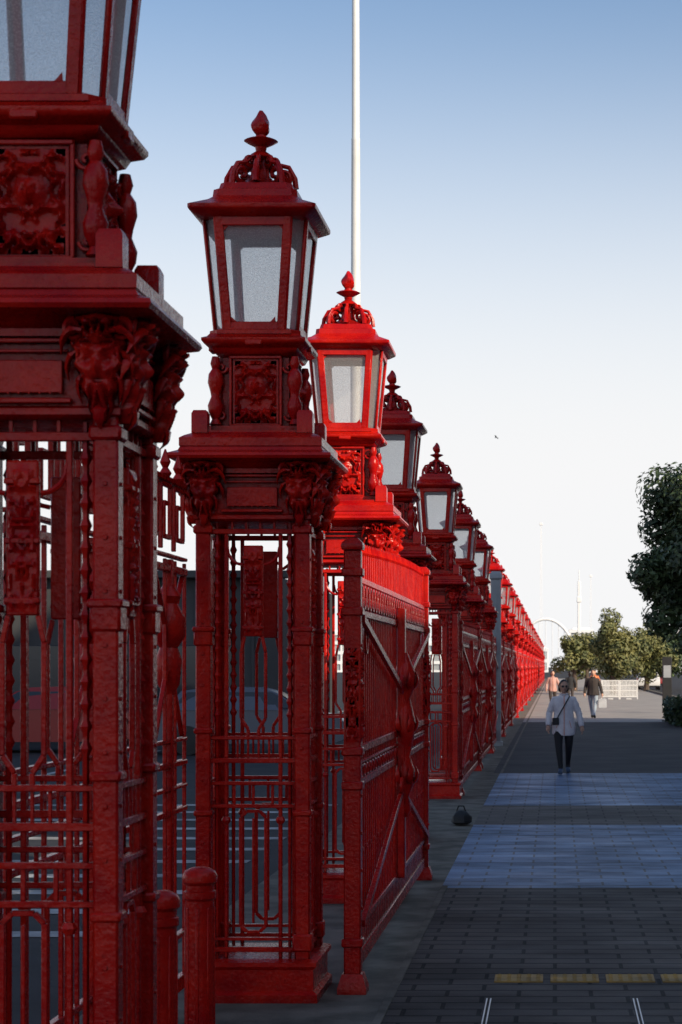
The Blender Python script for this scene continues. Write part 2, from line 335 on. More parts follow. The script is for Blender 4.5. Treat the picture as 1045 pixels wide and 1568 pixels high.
def build_lantern():
    b=MB()
    z0,z1=3.83,4.5;b0,b1,c0,c1=0.235,0.295,0.062,0.075
    r0=octring(b0,c0,z0);r1=octring(b1,c1,z1)
    g0=octring(b0-0.012,c0,z0);g1=octring(b1-0.012,c1,z1)
    for i in range(8):
        b.beam(r0[i],r1[i],0.018,0.018,(Vector(r0[i]).x,Vector(r0[i]).y,0),ch=0.004)
    b.rings([g0,g1],1,cap=False)
    for i in range(0,8,2):
        a0,a1=Vector(r0[i]),Vector(r0[i+1]);t0,t1=Vector(r1[i]),Vector(r1[i+1])
        nr=(a0+a1).normalized();nr.z=0
        w=0.048
        dx=(a1-a0).normalized()
        b.beam(a0+dx*0.022,t0+dx*0.022,w,0.024,nr,ch=0.005);b.beam(a1-dx*0.022,t1-dx*0.022,w,0.024,nr,ch=0.005)
        up=(t0-a0).normalized()
        b.beam(a0+up*0.035+dx*0.03,a1+up*0.035-dx*0.03,0.07,0.022,nr,ch=0.005)
        b.beam(t0-up*0.03+dx*0.03,t1-up*0.03-dx*0.03,0.06,0.022,nr,ch=0.005)
        for (p,sx,su) in((a0+up*0.07+dx*0.046,1,1),(a1+up*0.07-dx*0.046,-1,1),(t0-up*0.06+dx*0.046,1,-1),(t1-up*0.06-dx*0.046,-1,-1)):
            b.add([p-nr*0.006,p+dx*sx*0.03-nr*0.006,p+up*su*0.03-nr*0.006,p+nr*0.009,p+dx*sx*0.03+nr*0.009,p+up*su*0.03+nr*0.009],[(0,1,2),(3,4,5),(1,2,5,4),(0,1,4,3),(0,2,5,3)])
        b.box(a0+(t0-a0)*0.62+nr*0.012+dx*0.03,(0.02,0.02,0.035),ch=0.004)
    def O(pr): b.rings([octring(h,c,z) for h,c,z in pr])
    O([(0.22,0.06,3.825),(0.262,0.05,3.828),(0.262,0.05,3.85),(0.24,0.055,3.862)])
    O([(0.28,0.07,4.485),(0.315,0.05,4.492),(0.36,0.02,4.525),(0.365,0.015,4.535),(0.365,0.015,4.555),(0.335,0.02,4.57),(0.275,0.03,4.60),(0.245,0.03,4.625),(0.24,0.03,4.665),(0.215,0.03,4.675),(0.205,0.03,4.71),(0.15,0.03,4.72),(0.06,0.02,4.77),(0.035,0.01,4.9)])
    b.lathe([(0.05,4.72),(0.045,4.78),(0.035,4.85),(0.045,4.88),(0.075,4.90),(0.06,4.92),(0.03,4.94),(0.035,4.965),(0.075,4.985),(0.10,5.0),(0.08,5.01),(0.035,5.02),(0.03,5.035)],n=16)
    rs=[];n=12
    for k in range(13):
        t=k/12;z=5.035+t*0.145;r=0.047*math.sin(math.pi*(0.12+0.86*t)**0.8)+0.006
        rs.append([(r*(1+0.16*math.cos(3*(2*math.pi*i/n)+t*7))*math.cos(2*math.pi*i/n),r*(1+0.16*math.cos(3*(2*math.pi*i/n)+t*7))*math.sin(2*math.pi*i/n),z) for i in range(n)])
    b.rings(rs)
    for q in range(8):
        a=q*math.pi/4;ax=(math.cos(a),math.sin(a),0)
        A=Vector(ax)
        sc=1.0 if q%2 else 0.95
        b.tube(spiral(A*0.135*sc+Vector((0,0,4.785)),0.06,0.012,R(-150),R(300),24,ax),[0.018-0.006*i/24 for i in range(25)],6)
        b.tube(spiral(A*0.08*sc+Vector((0,0,4.875)),0.04,0.008,R(-170),R(250),18,ax),[0.014-0.004*i/18 for i in range(19)],6)
        b.tube([A*0.06+Vector((0,0,4.905)),A*0.105+Vector((0,0,4.86)),A*0.165+Vector((0,0,4.845)),A*0.2+Vector((0,0,4.78)),A*0.205+Vector((0,0,4.72))],[0.01,0.014,0.015,0.017,0.02],6)
    return b.mesh('lantern_parts',[RED,GLASS])
PIER=build_pier(); LANT=build_lantern()
XC=-1.725
ys=[6.87,11.5,16.17,21.6,28.6,36.2,43.4,53.4,63,73,84,96,109,123,138,154,171,190,210,232,256]
off=[0.06,0,-0.02,0.07,-0.0,0.02]+[0]*20
for i,y in enumerate(ys):
    x=XC-off[i]
    obj('fence_pier',PIER,(x,y,0)); 
    l=obj('street_lamp',LANT,(x,y,0)); l.rotation_euler=(0,0,R(random.uniform(-.6,.6)))
# ------------------------------------------------------------------ gates and fence panels
def relief_y(b,y):
    old=b.T.copy()
    b.T=Matrix.Translation((0,y,0))@RZ(math.pi/2)
    relief(b,0,-0.05,1.75,0.075,0.55,0.02,4.4,nx=10,nz=50,k=26,head=False)
    b.T=Matrix.Translation((0,y,0))
    relief(b,0,-0.05,1.75,0.075,0.55,0.02,4.4,nx=10,nz=50,k=26,head=False)
    b.T=old
def build_gate(L,H=2.58,rise=0.14):
    b=MB(); nr=(1,0,0)
    def top(y):
        return H+rise*math.sin(math.pi/2*y/L)
    for y in(0.05,L-0.05):
        T=top(y)+0.02
        b.box((0,y,T/2+0.03),(0.10,0.10,T-0.06),ch=0.008)
        b.sq([(0.06,T),(0.065,T+0.02),(0.06,T+0.04),(0.03,T+0.07)],(0,y))
        for z in(0.3,1.22,1.42,2.24,2.47): b.box((0,y,z),(0.125,0.125,0.05),ch=0.008)
        for z in [0.5+0.22*k for k in range(9)]: b.box((0.052,y,z),(0.012,0.02,0.02),ch=0.004)
        b.sq([(0.085,0.0),(0.085,0.04),(0.06,0.12)],(0,y))
        relief_y(b,y)
    n=int(L/0.13)
    for k in range(1,n):
        y=L*k/n
        b.box((0,y,(0.12+top(y))/2),(0.018,0.018,top(y)-0.12),ch=0.003)
        b.lathe([(0.010,0),(0.018,0.015),(0.012,0.03),(0.004,0.07)],(0,y,top(y)),6)
        if k%2==0: b.box((0,y,0.8),(0.026,0.028,0.03),ch=0.004)
    for z,w in((2.44,0.04),(2.24,0.045),(1.42,0.05),(1.22,0.05),(1.34,0.02),(0.36,0.04),(0.16,0.09)):
        b.box((0,L/2,z),(0.04,L-0.1,w),ch=0.005)
    b.box((0.0,L/2,0.24),(0.012,L-0.1,0.2),ch=0.002)
    m=int(L/0.19)
    for k in range(m):
        y=0.1+(L-0.2)*(k+0.5)/m
        b.tube([(0.015,y+0.07*math.cos(a),2.34+0.07*math.sin(a)) for a in[i*math.pi/5 for i in range(11)]],0.011,5)
        b.tube([(0.015,y+0.045*math.cos(a),1.285+0.035*math.sin(a)) for a in[i*math.pi/4 for i in range(9)]],0.007,4)
    c=L*0.5
    for (ya,za,yb,zb) in((0.12,2.2,c,1.75),(L-0.12,2.2,c,1.75),(0.12,0.4,c,1.0),(L-0.12,0.4,c,1.0)):
        b.beam((0.05,ya,za),(0.05,yb,zb),0.045,0.03,nr)
    b.box((0.045,c,1.35),(0.06,0.11,2.0),ch=0.008)
    pr=[(0.02,0.8)]
    for z,r in((0.86,0.05),(0.95,0.03),(1.05,0.07),(1.15,0.075),(1.25,0.04),(1.35,0.06),(1.48,0.085),(1.6,0.06),(1.68,0.04),(1.76,0.075),(1.86,0.085),(1.95,0.05),(2.02,0.02)): pr.append((r,z))
    b.lathe(pr,(0.07,c,0),10)
    for z in(1.1,1.48,1.8):
        for a in range(6):
            t=a*math.pi/3; leaf(b,(0.07+0.05*math.cos(t),c+0.05*math.sin(t),z-0.06),(0.07+0.12*math.cos(t),c+0.12*math.sin(t),z),(0.07+0.08*math.cos(t),c+0.08*math.sin(t),z+0.08),0.022,6)
    for sy in(-1,1):
        for (z,r) in((1.8,0.09),(1.05,0.09)):
            b.tube(spiral((0.06,c+sy*0.13,z),r,0.015,R(0),R(450)*sy,22,(0,1,0)),0.014,5)
    for y in(0.55,L-0.55):
        b.tube(spiral((0.03,y,2.08),0.12,0.02,R(90),R(500),20,(0,1,0)),0.013,5)
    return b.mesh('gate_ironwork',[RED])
def build_panel(L,sp=0.27):
    b=MB(); nr=(1,0,0)
    n=max(3,int(L/sp))
    for k in range(n+1):
        y=L*k/n; b.box((0,y,1.3),(0.02,0.02,2.4),ch=0.003)
    for z,w in((0.15,0.08),(0.42,0.03),(1.12,0.03),(1.25,0.02),(1.38,0.03),(1.51,0.02),(2.45,0.04),(2.52,0.02),(2.93,0.03)):
        b.box((0,L/2,z),(0.04,L,w),ch=0.005)
    m=max(2,int(L/0.36))
    for k in range(m):
        y=L*(k+0.5)/m;s=0.13
        for (a,c) in(((y-s,2.55),(y-s,2.9)),((y-s,2.9),(y+s,2.9)),((y+s,2.9),(y+s,2.62)),((y+s,2.62),(y-0.05,2.62)),((y-0.05,2.62),(y-0.05,2.8)),((y-0.05,2.8),(y+0.04,2.8))):
            b.beam((0,a[0],a[1]),(0,c[0],c[1]),0.024,0.024,nr)
        b.lathe([(0.02,2.93),(0.035,2.96),(0.015,2.99),(0.03,3.02),(0.004,3.09)],(0,y,0),8)
    p=max(1,int(L/1.3))
    for k in range(p):
        y=L*(k+0.75)/p
        b.box((0,y,1.3),(0.05,0.06,2.4),ch=0.006)
        b.lathe([(0.02,1.75),(0.06,1.82),(0.075,1.95),(0.05,2.02),(0.09,2.08),(0.095,2.18),(0.05,2.26),(0.07,2.3),(0.03,2.36),(0.01,2.4)],(0,y,0),12)
        for s in(-1,1):
            b.beam((0,y+s*0.05,1.9),(0,y+s*0.38,1.53),0.025,0.025,nr); b.beam((0,y+s*0.05,2.1),(0,y+s*0.38,2.42),0.025,0.025,nr)
    return b.mesh('panel_ironwork',[RED])
obj('iron_gate',build_gate(6.2),(-1.185,11.45,0))
obj('iron_fence_panel',build_panel(3.6),(-2.1,7.5,0))
for i in range(4,len(ys)-1):
    L=ys[i+1]-ys[i]-0.72
    obj('iron_gate',build_gate(L,2.52,0.06),(-1.42,ys[i]+0.37,0))
def build_bollard():
    b=MB()
    b.lathe([(0.09,0),(0.09,0.06),(0.068,0.08),(0.066,0.84),(0.075,0.85),(0.075,0.88),(0.064,0.885),(0.064,0.91),(0.08,0.925),(0.082,0.95),(0.07,0.975),(0.04,0.99),(0.004,0.995)],n=20)
    for i in range(8):
        a=i*math.pi/4; b.box((0.064*math.cos(a),0.064*math.sin(a),0.46),(0.014,0.014,0.7),ch=0.004,M=Matrix.Rotation(a,3,'Z'))
    return b.mesh('bollard_mesh',[RED])
BO=build_bollard()
obj('bollard',BO,(-1.64,9.05,0)); obj('bollard',BO,(-1.63,8.1,0))
# ------------------------------------------------------------------ ground
def sheet(name,x0,x1,y0,y1,z,m):
    me=bpy.data.meshes.new(name); me.from_pydata([(x0,y0,z),(x1,y0,z),(x1,y1,z),(x0,y1,z)],[],[(0,1,2,3)]); me.materials.append(m); return obj(name,me)
sheet('ground',-1500,1500,-600,3000,0,ASPH)
sheet('pavement',-0.98,7,-20,16.9,0.008,BRK)
sheet('pavement_reflection_band',-0.98,7,16.9,23.6,0.008,BLU)  # bands where reflected blue light is painted as paver colour
sheet('pavement_brown_band',-0.98,7,23.6,26.9,0.008,BRN)
sheet('pavement_reflection_band',-0.98,7,26.9,35,0.008,BLU)
sheet('footpath',-1.1,7,35,67,0.008,PATH)
sheet('sunlit_tone_footpath',-1.1,7,67,300,0.008,LITPATH)  # sunlit stretch of path, painted lighter
sheet('fence_footing_strip',-2.6,-0.98,-20,300,0.004,CONC)
b=MB(); b.box((-0.955,-1,0.010),(0.05,36,0.012),ch=0.003); b.box((-0.955,150,0.010),(0.05,230,0.012),ch=0.003); obj('edging_strip',b.mesh('edg',[CONC]))
b=MB(); b.box((7.15,140,0.06),(0.3,320,0.14),ch=0.02); obj('kerb',b.mesh('kerb_m',[CONC]))
b=MB()
for k in range(8):
    x0=-0.375+k*0.34
    b.box((x0+0.155,11.97,0.012),(0.295,0.27,0.010),ch=0.002)
    for i in range(5):
        for j in range(5): b.lathe([(0.014,0.016),(0.012,0.021),(0.005,0.022)],(x0+0.035+i*0.06,11.86+j*0.055,0),6)
obj('tactile_paving_strip',b.mesh('tact',[TACT]))
b=MB()
for x in(-0.39,0.45):
    b.box((x,10.6,0.0105),(0.008,1.3,0.006),ch=0.001); b.box((x+0.022,10.6,0.0105),(0.008,1.3,0.006),ch=0.001)
obj('steel_drain_channel',b.mesh('ch',[STEEL]))
b=MB()
for k in range(11): b.box((-8.5,14+k*1.3,0.0045),(11,0.28,0.003),ch=0.0005)
obj('crosswalk_marking',b.mesh('cw',[WORN]))
b=MB()
for k in range(20): b.box((-9,35+k*8,0.0045),(0.14,3,0.003),ch=0.0005)
obj('lane_marking',b.mesh('lm',[WORN]))
b=MB()
b.rings([[(0.0+rx*math.cos(a)*(1+0.12*math.sin(3*a+z*9)),ry*math.sin(a)*(1+0.1*math.cos(5*a)),z) for a in[i*math.pi/8 for i in range(16)]] for rx,ry,z in((0.14,0.2,0.01),(0.2,0.27,0.05),(0.19,0.25,0.16),(0.12,0.18,0.24),(0.05,0.1,0.28))])
b.tube([(-0.1,0,0.22),(-0.05,0,0.36),(0.05,0,0.36),(0.1,0,0.22)],0.014)
o=obj('black_bag',b.mesh('bag',[DARK]),(-1.13,23.6,0.012)); o.scale=(.62,.62,.62)
b=MB(); b.sq([(0.16,0),(0.16,0.1),(0.12,0.12),(0.12,4.0),(0.15,4.03),(0.15,4.12),(0.1,4.2)]); b.box((0,-0.125,1.4),(0.14,0.02,0.5)); b.box((0,-0.125,2.6),(0.05,0.02,2.0))
obj('grey_service_pillar',b.mesh('gp',[GREYP]),(-1.42,47.2,0))
b=MB(); b.lathe([(0.3,0),(0.3,0.3),(0.185,0.35),(0.18,6),(0.185,6.05),(0.17,6.1),(0.16,12),(0.165,12.05),(0.15,12.1),(0.13,18),(0.135,18.05),(0.12,18.1),(0.09,32)],n=20)
obj('flagpole',b.mesh('mast',[WHITE]),(-6.1,60,0))
# ------------------------------------------------------------------ buildings
def office(name,x0,x1,y0,y1,h,wall=STONE,fl=3.6,bay=3.2,win=WIN):
    e=obj(name,None); 
    c=MB(); c.box(((x0+x1)/2,(y0+y1)/2,h/2-0.1),(x1-x0-0.8,y1-y0-0.8,h-0.4),ch=0.02)
    obj('glazing',c.mesh('glz',[win]),parent=e)
    b=MB(); n=max(1,round(h/fl))
    for k in range(n+1):
        z=h*k/n; t=1.0 if k else 0.6
        b.box(((x0+x1)/2,(y0+y1)/2,min(h-0.1,max(0.3,z))),(x1-x0,y1-y0,t),ch=0.04)
    for (a0,a1,fx) in((x0,x1,0),(y0,y1,1)):
        m=max(1,round((a1-a0)/bay))
        for k in range(m+1):
            a=a0+0.3+(a1-a0-0.6)*k/m
            for s in(0,1):
                if fx==0: b.box((a,(y0+0.2 if s==0 else y1-0.2),h/2),(0.5,0.34,h-0.3),ch=0.03)
                else: b.box(((x0+0.2 if s==0 else x1-0.2),a,h/2),(0.34,0.5,h-0.3),ch=0.03)
    b.box(((x0+x1)/2,(y0+y1)/2,h+0.5),(x1-x0-2,y1-y0-2,0.9),ch=0.05)
    obj('facade',b.mesh('fac',[wall]),parent=e)
office('unseen_shade_building',16,22,-60,-7.6,24)  # unseen buildings added to block the sun; gap and heights shape lit patches
office('unseen_shade_podium',16.0,22,-7.3,3.6,13.9)
office('unseen_shade_building',16,22,3.9,31,23)
office('unseen_shade_low_building',16,24,31.3,54,14.6)
e=obj('harbour_shed',None)
b=MB(); b.box((-18,56,2.1),(22,12,4.2),ch=0.05); b.box((-18,49.85,4.25),(22.4,0.4,0.2),ch=0.03)
for k in range(15): b.box((-28+k*1.45,49.96,2.0),(0.08,0.06,4.0),ch=0.01)
obj('walls',b.mesh('w',[CLAD]),parent=e)
b=MB()
for k in range(5): b.box((-27+k*4.4,49.9,1.7),(2.4,0.1,1.5),ch=0.02)
obj('windows',b.mesh('w2',[WIN]),parent=e)
for (px,top,w,d) in((829,800,1.2,520),(887,890,5,520),(905,880,1.0,600)):
    h=1.92+(1020-top)*d/3000
    b=MB(); ww=w*d/3000
    if w>3:
        b.box((0,0,h/2),(ww,ww,h),ch=0.1); b.box((0,0,h*0.8),(ww*1.4,ww*1.4,h*0.06),ch=0.1); b.box((0,0,h+1),(ww*.3,ww*.3,4),ch=0.05)
    else:
        for sx in(-1,1):
            for sy in(-1,1): b.beam((sx*0.4,sy*0.4,0),(sx*0.08,sy*0.08,h),0.08,0.08)
        for k in range(24):
            z=h*k/24;s=0.4-0.32*k/24; b.beam((-s,-s,z),(s,-s,z+h/24),0.05,0.05)
        b.box((0,0,h-0.4),(0.9,0.5,0.7),ch=0.05)
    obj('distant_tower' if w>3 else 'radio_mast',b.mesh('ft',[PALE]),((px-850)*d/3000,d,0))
b=MB()
pts=[(-6.5*math.cos(t)*1.0,0,1+10.5*math.sin(t)) for t in[math.pi*i/30 for i in range(31)]]
b.tube(pts,0.28,8)
for i in range(3,28,2): b.tube([pts[i],(pts[i][0],0,1)],0.06,4)
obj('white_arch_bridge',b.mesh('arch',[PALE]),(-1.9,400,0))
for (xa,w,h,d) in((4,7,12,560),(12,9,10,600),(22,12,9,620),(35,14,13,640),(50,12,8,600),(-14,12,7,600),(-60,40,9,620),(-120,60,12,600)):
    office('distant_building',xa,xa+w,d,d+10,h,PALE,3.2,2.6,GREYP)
# ------------------------------------------------------------------ trees
def tree(name,loc,H,rx,rz,zc,nl,ls,mt,seed,lumps=22):
    rnd=random.Random(seed); e=obj(name,None,loc)
    b=MB(); tr=0.05*H*0.5+0.06
    b.tube([(0,0,0),(0.05,0.02,zc*0.3),(-0.03,0,zc*0.6),(0,0,zc)],[tr*1.3,tr,tr*.8,tr*.4],9)
    L=[]
    for k in range(lumps):
        while True:
            p=Vector((rnd.uniform(-1,1),rnd.uniform(-1,1),rnd.uniform(-1,1)))
            if 0.2<p.length<1: break
        p=Vector((p.x*rx*0.78,p.y*rx*0.78,p.z*rz*0.8)); r=rx*rnd.uniform(0.2,0.38); L.append((p,r))
        if k<9: b.tube([(0,0,zc*0.55),(p.x*0.4,p.y*0.4,zc*0.7+0.3*(p.z)),(p.x,p.y,zc+p.z)],[tr*.5,tr*.3,tr*.08],5)
    obj('trunk',b.mesh('trunk',[BARK]),parent=e)
    vs=[];fs=[]
    for k in range(nl):
        p,r=L[rnd.randrange(lumps)]
        d=Vector((rnd.gauss(0,1),rnd.gauss(0,1),rnd.gauss(0,1))).normalized()
        c=p+d*r*rnd.uniform(0.55,1.15); c.z+=zc
        n=(d+Vector((rnd.gauss(0,.5),rnd.gauss(0,.5),rnd.gauss(0,.5)+0.4))).normalized()
        t=n.orthogonal().normalized(); t.rotate(Matrix.Rotation(rnd.uniform(0,6.28),3,n)); w=n.cross(t)
        s=ls*rnd.uniform(0.6,1.3); o=len(vs)
        vs+= [c-t*s,c+w*s*.45+n*s*.1,c+t*s,c-w*s*.45+n*s*.1]; fs.append((o,o+1,o+2,o+3))
    me=bpy.data.meshes.new('leaves'); me.from_pydata([tuple(v) for v in vs],[],fs); me.materials.append(mt); obj('foliage',me,parent=e)
tree('pohutukawa_tree',(4.6,60,0),9,2.4,3.5,5.25,30000,0.11,LEAF,1,44)
tree('olive_tree',(3.9,132,0),6,2.3,2.5,3.4,9000,0.15,LEAF2,2)
tree('olive_tree',(1.5,150,0),5,2.0,1.9,2.8,6000,0.16,LEAF2,5)
tree('olive_tree',(2.6,160,0),5,2.2,2.0,2.9,6000,0.16,LEAF2,6)
tree('olive_tree',(7.0,150,0),5,2.5,2.1,3.0,7000,0.16,LEAF2,8)
tree('olive_tree',(9.5,165,0),6,3,2.6,3.4,6000,0.2,LEAF,9)
def hedge(name,x0,x1,y0,y1,h,nl,ls):
    rnd=random.Random(5);vs=[];fs=[]
    for k in range(nl):
        c=Vector((rnd.uniform(x0,x1),rnd.uniform(y0,y1),0.03+h*rnd.random()**0.6)); c+=Vector((rnd.gauss(0,.04),rnd.gauss(0,.04),rnd.gauss(0,.05)))
        n=Vector((rnd.gauss(0,1),rnd.gauss(0,1),rnd.gauss(0,1)+.5)).normalized();t=n.orthogonal().normalized();w=n.cross(t);s=ls*rnd.uniform(.6,1.3);o=len(vs)
        vs+=[c-t*s,c+w*s*.5,c+t*s,c-w*s*.5];fs.append((o,o+1,o+2,o+3))
    me=bpy.data.meshes.new(name);me.from_pydata([tuple(v) for v in vs],[],fs);me.materials.append(LEAF);obj(name,me)
hedge('hedge',3.75,5.6,61,68,0.75,12000,0.09)
b=MB()
for k in range(2):
    x0=-1.05+k*1.06
    b.beam((x0,0,0),(x0,0,1.1),0.05,0.05);b.beam((x0+1,0,0),(x0+1,0,1.1),0.05,0.05)
    for z in(0.15,0.5,0.8,1.08): b.beam((x0,0,z),(x0+1,0,z),0.05,0.04)
    for i in range(12): b.box((x0+0.06+i*0.08,0,0.6),(0.045,0.02,0.95),ch=0.003)
    b.box((x0+0.5,0,0.03),(0.3,0.6,0.05))
obj('white_barrier',b.mesh('wb',[WHITE]),(3.75,113,0.008))
e=obj('information_pylon',None,(4.58,80,0))
b=MB(); b.box((0,0,1.15),(0.38,0.2,2.3),ch=0.015); obj('body',b.mesh('ip',[DARK]),parent=e)
b=MB(); b.box((0,-0.105,0.32),(0.36,0.02,0.4),ch=0.004); b.box((0,-0.105,1.7),(0.3,0.012,0.5),ch=0.003); obj('panel',b.mesh('ip2',[GREYP]),parent=e)
# ------------------------------------------------------------------ cars
def car(name,loc,rotz,col):
    m=mat('paint_'+name,col,tuple(c*.9 for c in col),rough=0.25,nscale=1)
    e=obj(name,None,loc,(0,0,rotz))
    b=MB(); pr=[(-2.15,.35),(-2.2,.6),(-2.1,.85),(-1.85,.95),(-1.5,1.38),(-0.9,1.47),(0.2,1.45),(0.55,1.35),(1.15,.95),(1.9,.83),(2.15,.65),(2.18,.38),(1.8,.25),(-1.8,.25)]
    rs=[]
    for y,s in((-0.86,0),(-0.88,0),(-0.7,1),(0.7,1),(0.88,0),(0.86,0)):
        rs.append([(x*(0.98 if not s else 1),y,(z if z<0.97 else (z if s else 0.97))) for x,z in pr])
    b.rings(rs); obj('body',b.mesh('cb',[m]),parent=e)
    b=MB()
    for y in(-1,1):
        b.add([(-1.7,y*0.845,1.02),(1.05,y*0.845,1.02),(0.45,y*0.74,1.36),(-1.35,y*0.74,1.36)],[(0,1,2,3)])
    b.add([(1.13,-0.66,0.99),(1.13,0.66,0.99),(0.6,0.62,1.34),(0.6,-0.62,1.34)],[(0,1,2,3)])
    b.add([(-1.88,-0.66,1.0),(-1.88,0.66,1.0),(-1.56,0.62,1.35),(-1.56,-0.62,1.35)],[(0,1,2,3)])
    obj('windows',b.mesh('cw',[WIN]),parent=e)
    b=MB()
    for x in(-1.35,1.35):
        for y in(-0.8,0.8):
            b.rings([[(x+r*math.cos(a),y+dy,0.32+r*math.sin(a)) for a in[i*math.pi/9 for i in range(18)]] for r,dy in((0.2,-0.11),(0.32,-0.1),(0.32,0.1),(0.2,0.11))])
    obj('wheels',b.mesh('cwh',[DARK]),parent=e)
car('parked_car',(-6.6,43,0),R(3),(0.10,0.12,0.16))
car('parked_car',(-11.4,44,0),R(182),(0.30,0.02,0.02))
car('parked_car',(-16.5,44,0),R(0),(0.08,0.08,0.09))
car('parked_car',(7.6,160,0),R(90),(0.7,0.7,0.7))
car('parked_car',(9.2,180,0),R(90),(0.3,0.05,0.05))
# ------------------------------------------------------------------ people
def skinmesh(verts,edges,rad,mats,lv=2):
    me=bpy.data.meshes.new('sk'); me.from_pydata(verts,edges,[]); o=bpy.data.objects.new('sk',me); scene.collection.objects.link(o)
    mo=o.modifiers.new('s','SKIN'); sv=me.skin_vertices[0].data
    for i,r in enumerate(rad):
        sv[i].radius=r if isinstance(r,tuple) else (r,r); sv[i].use_root=(i==0)
    mo.use_smooth_shade=True
    su=o.modifiers.new('u','SUBSURF'); su.levels=lv; su.render_levels=lv
    dg=bpy.context.evaluated_depsgraph_get(); dg.update()
    nm=bpy.data.meshes.new_from_object(o.evaluated_get(dg)); bpy.data.objects.remove(o)
    nm.materials.clear()
    for m in mats: nm.materials.append(m)
    for p in nm.polygons: p.use_smooth=True
    return nm
def head_mesh(sc=1.0,long_hair=True,shades=True,hairm=HAIR):
    b=MB(); n=24;mm=22
    rs=[]
    for j in range(mm+1):
        v=math.pi*j/mm; z=-math.cos(v); r=math.sin(v)
        ring=[]
        for i in range(n):
            a=2*math.pi*i/n; x=r*math.sin(a);y=-r*math.cos(a)
            k=1.0-(0.28 if z<0 else 0.0)*min(1,-z)*1.0
            X=0.080*x*k;Y=0.098*y*(1-0.1*max(0,-z));Z=0.120*z
            if y<0:
                Y-=0.022*math.exp(-((X/0.012)**2+((Z+0.012)/0.02)**2))
                Y+=0.010*math.exp(-(((abs(X)-0.03)/0.014)**2+((Z-0.012)/0.012)**2))
                Y-=0.007*math.exp(-((X/0.022)**2+((Z+0.052)/0.009)**2))
                Y-=0.010*math.exp(-((X/0.025)**2+((Z+0.095)/0.016)**2))
            ring.append((X*sc,Y*sc,Z*sc))
        rs.append(ring)
    b.rings(rs,0,cap=False)
    for s in(-1,1): b.lathe([(0.004,-0.03),(0.014,-0.015),(0.017,0.01),(0.012,0.028),(0.003,0.032)],(s*0.080*sc,0.005,0),8,0,0.6,1.2)
    vs=[];fs=[];NA=20;NB=12
    p0=R(52) if long_hair else R(50); p1=R(215) if long_hair else R(200)
    for j in range(NB+1):
        for i in range(NA+1):
            t=i/NA*math.pi
            x=math.cos(t); r=math.sin(t)
            ph=p0-R(10)*abs(x)+(p1-p0)*j/NB
            yy=-math.cos(ph)*r; zz=math.sin(ph)*r
            w=1+0.05*noise.noise(Vector((x*6,yy*6,zz*3)))
            vs.append((0.087*x*w,0.107*yy*w+0.008,0.130*zz*w+0.004))
    for j in range(NB):
        for i in range(NA):
            a=j*(NA+1)+i; fs.append((a,a+1,a+NA+2,a+NA+1))
    b.add(vs,fs,1)
    if long_hair:
        b.tube([(0,0.075,0.02),(0.0,0.10,-0.05),(0.0,0.085,-0.11)],[0.06,0.06,0.03],10,1)
        for s in(-1,1): b.tube([(s*0.066,0.02,0.07),(s*0.084,0.04,0.0),(s*0.076,0.055,-0.07),(s*0.05,0.065,-0.11)],[0.018,0.018,0.02,0.01],8,1)
    if shades:
        for s in(-1,1):
            rr=[[(s*0.031+0.026*math.cos(a)*k,-0.094-dy,0.012+0.020*math.sin(a)*k) for a in[i*math.pi/6 for i in range(12)]] for k,dy in((1,-0.008),(1,0.004),(0.8,0.008))]
            b.rings(rr,2); b.beam((s*0.055,-0.088,0.018),(s*0.083,0.0,0.018),0.006,0.004,(1,0,0),2)
        b.beam((-0.01,-0.1,0.018),(0.01,-0.1,0.018),0.005,0.004,mi=2)
    b.tube([(-0.02,-0.092*sc,-0.052),(0,-0.101*sc,-0.050),(0.02,-0.092*sc,-0.052)],[0.002,0.005,0.002],6,3)
    return b.mesh('head_m',[SKIN,hairm,DARK,mat('lips',(0.4,0.12,0.1),rough=.5)],60)
def hand(b,w,d,side):
    w=Vector(w);d=Vector(d).normalized();f=Vector((0,-1,0));f=(f-d*f.dot(d)).normalized()
    b.tube([w-d*0.02,w+d*0.02,w+d*0.06,w+d*0.095],[0.024,0.034,0.038,0.03],8,0,0.5)
    inn=Vector((-side,0,0))
    for k,(o,l) in enumerate(((0.028,0.065),(0.010,0.075),(-0.009,0.07),(-0.027,0.055))):
        p=w+d*0.085+f*o
        b.tube([p,p+d*l*0.45+inn*0.006,p+d*l*0.8+inn*0.018,p+d*l*0.95+inn*0.032],[0.009,0.0085,0.008,0.005],6)
    p=w+d*0.03+f*0.028
    b.tube([p,p+f*0.025+d*0.025,p+f*0.03+d*0.05+inn*0.01,p+f*0.026+d*0.07+inn*0.018],[0.012,0.011,0.009,0.006],6)
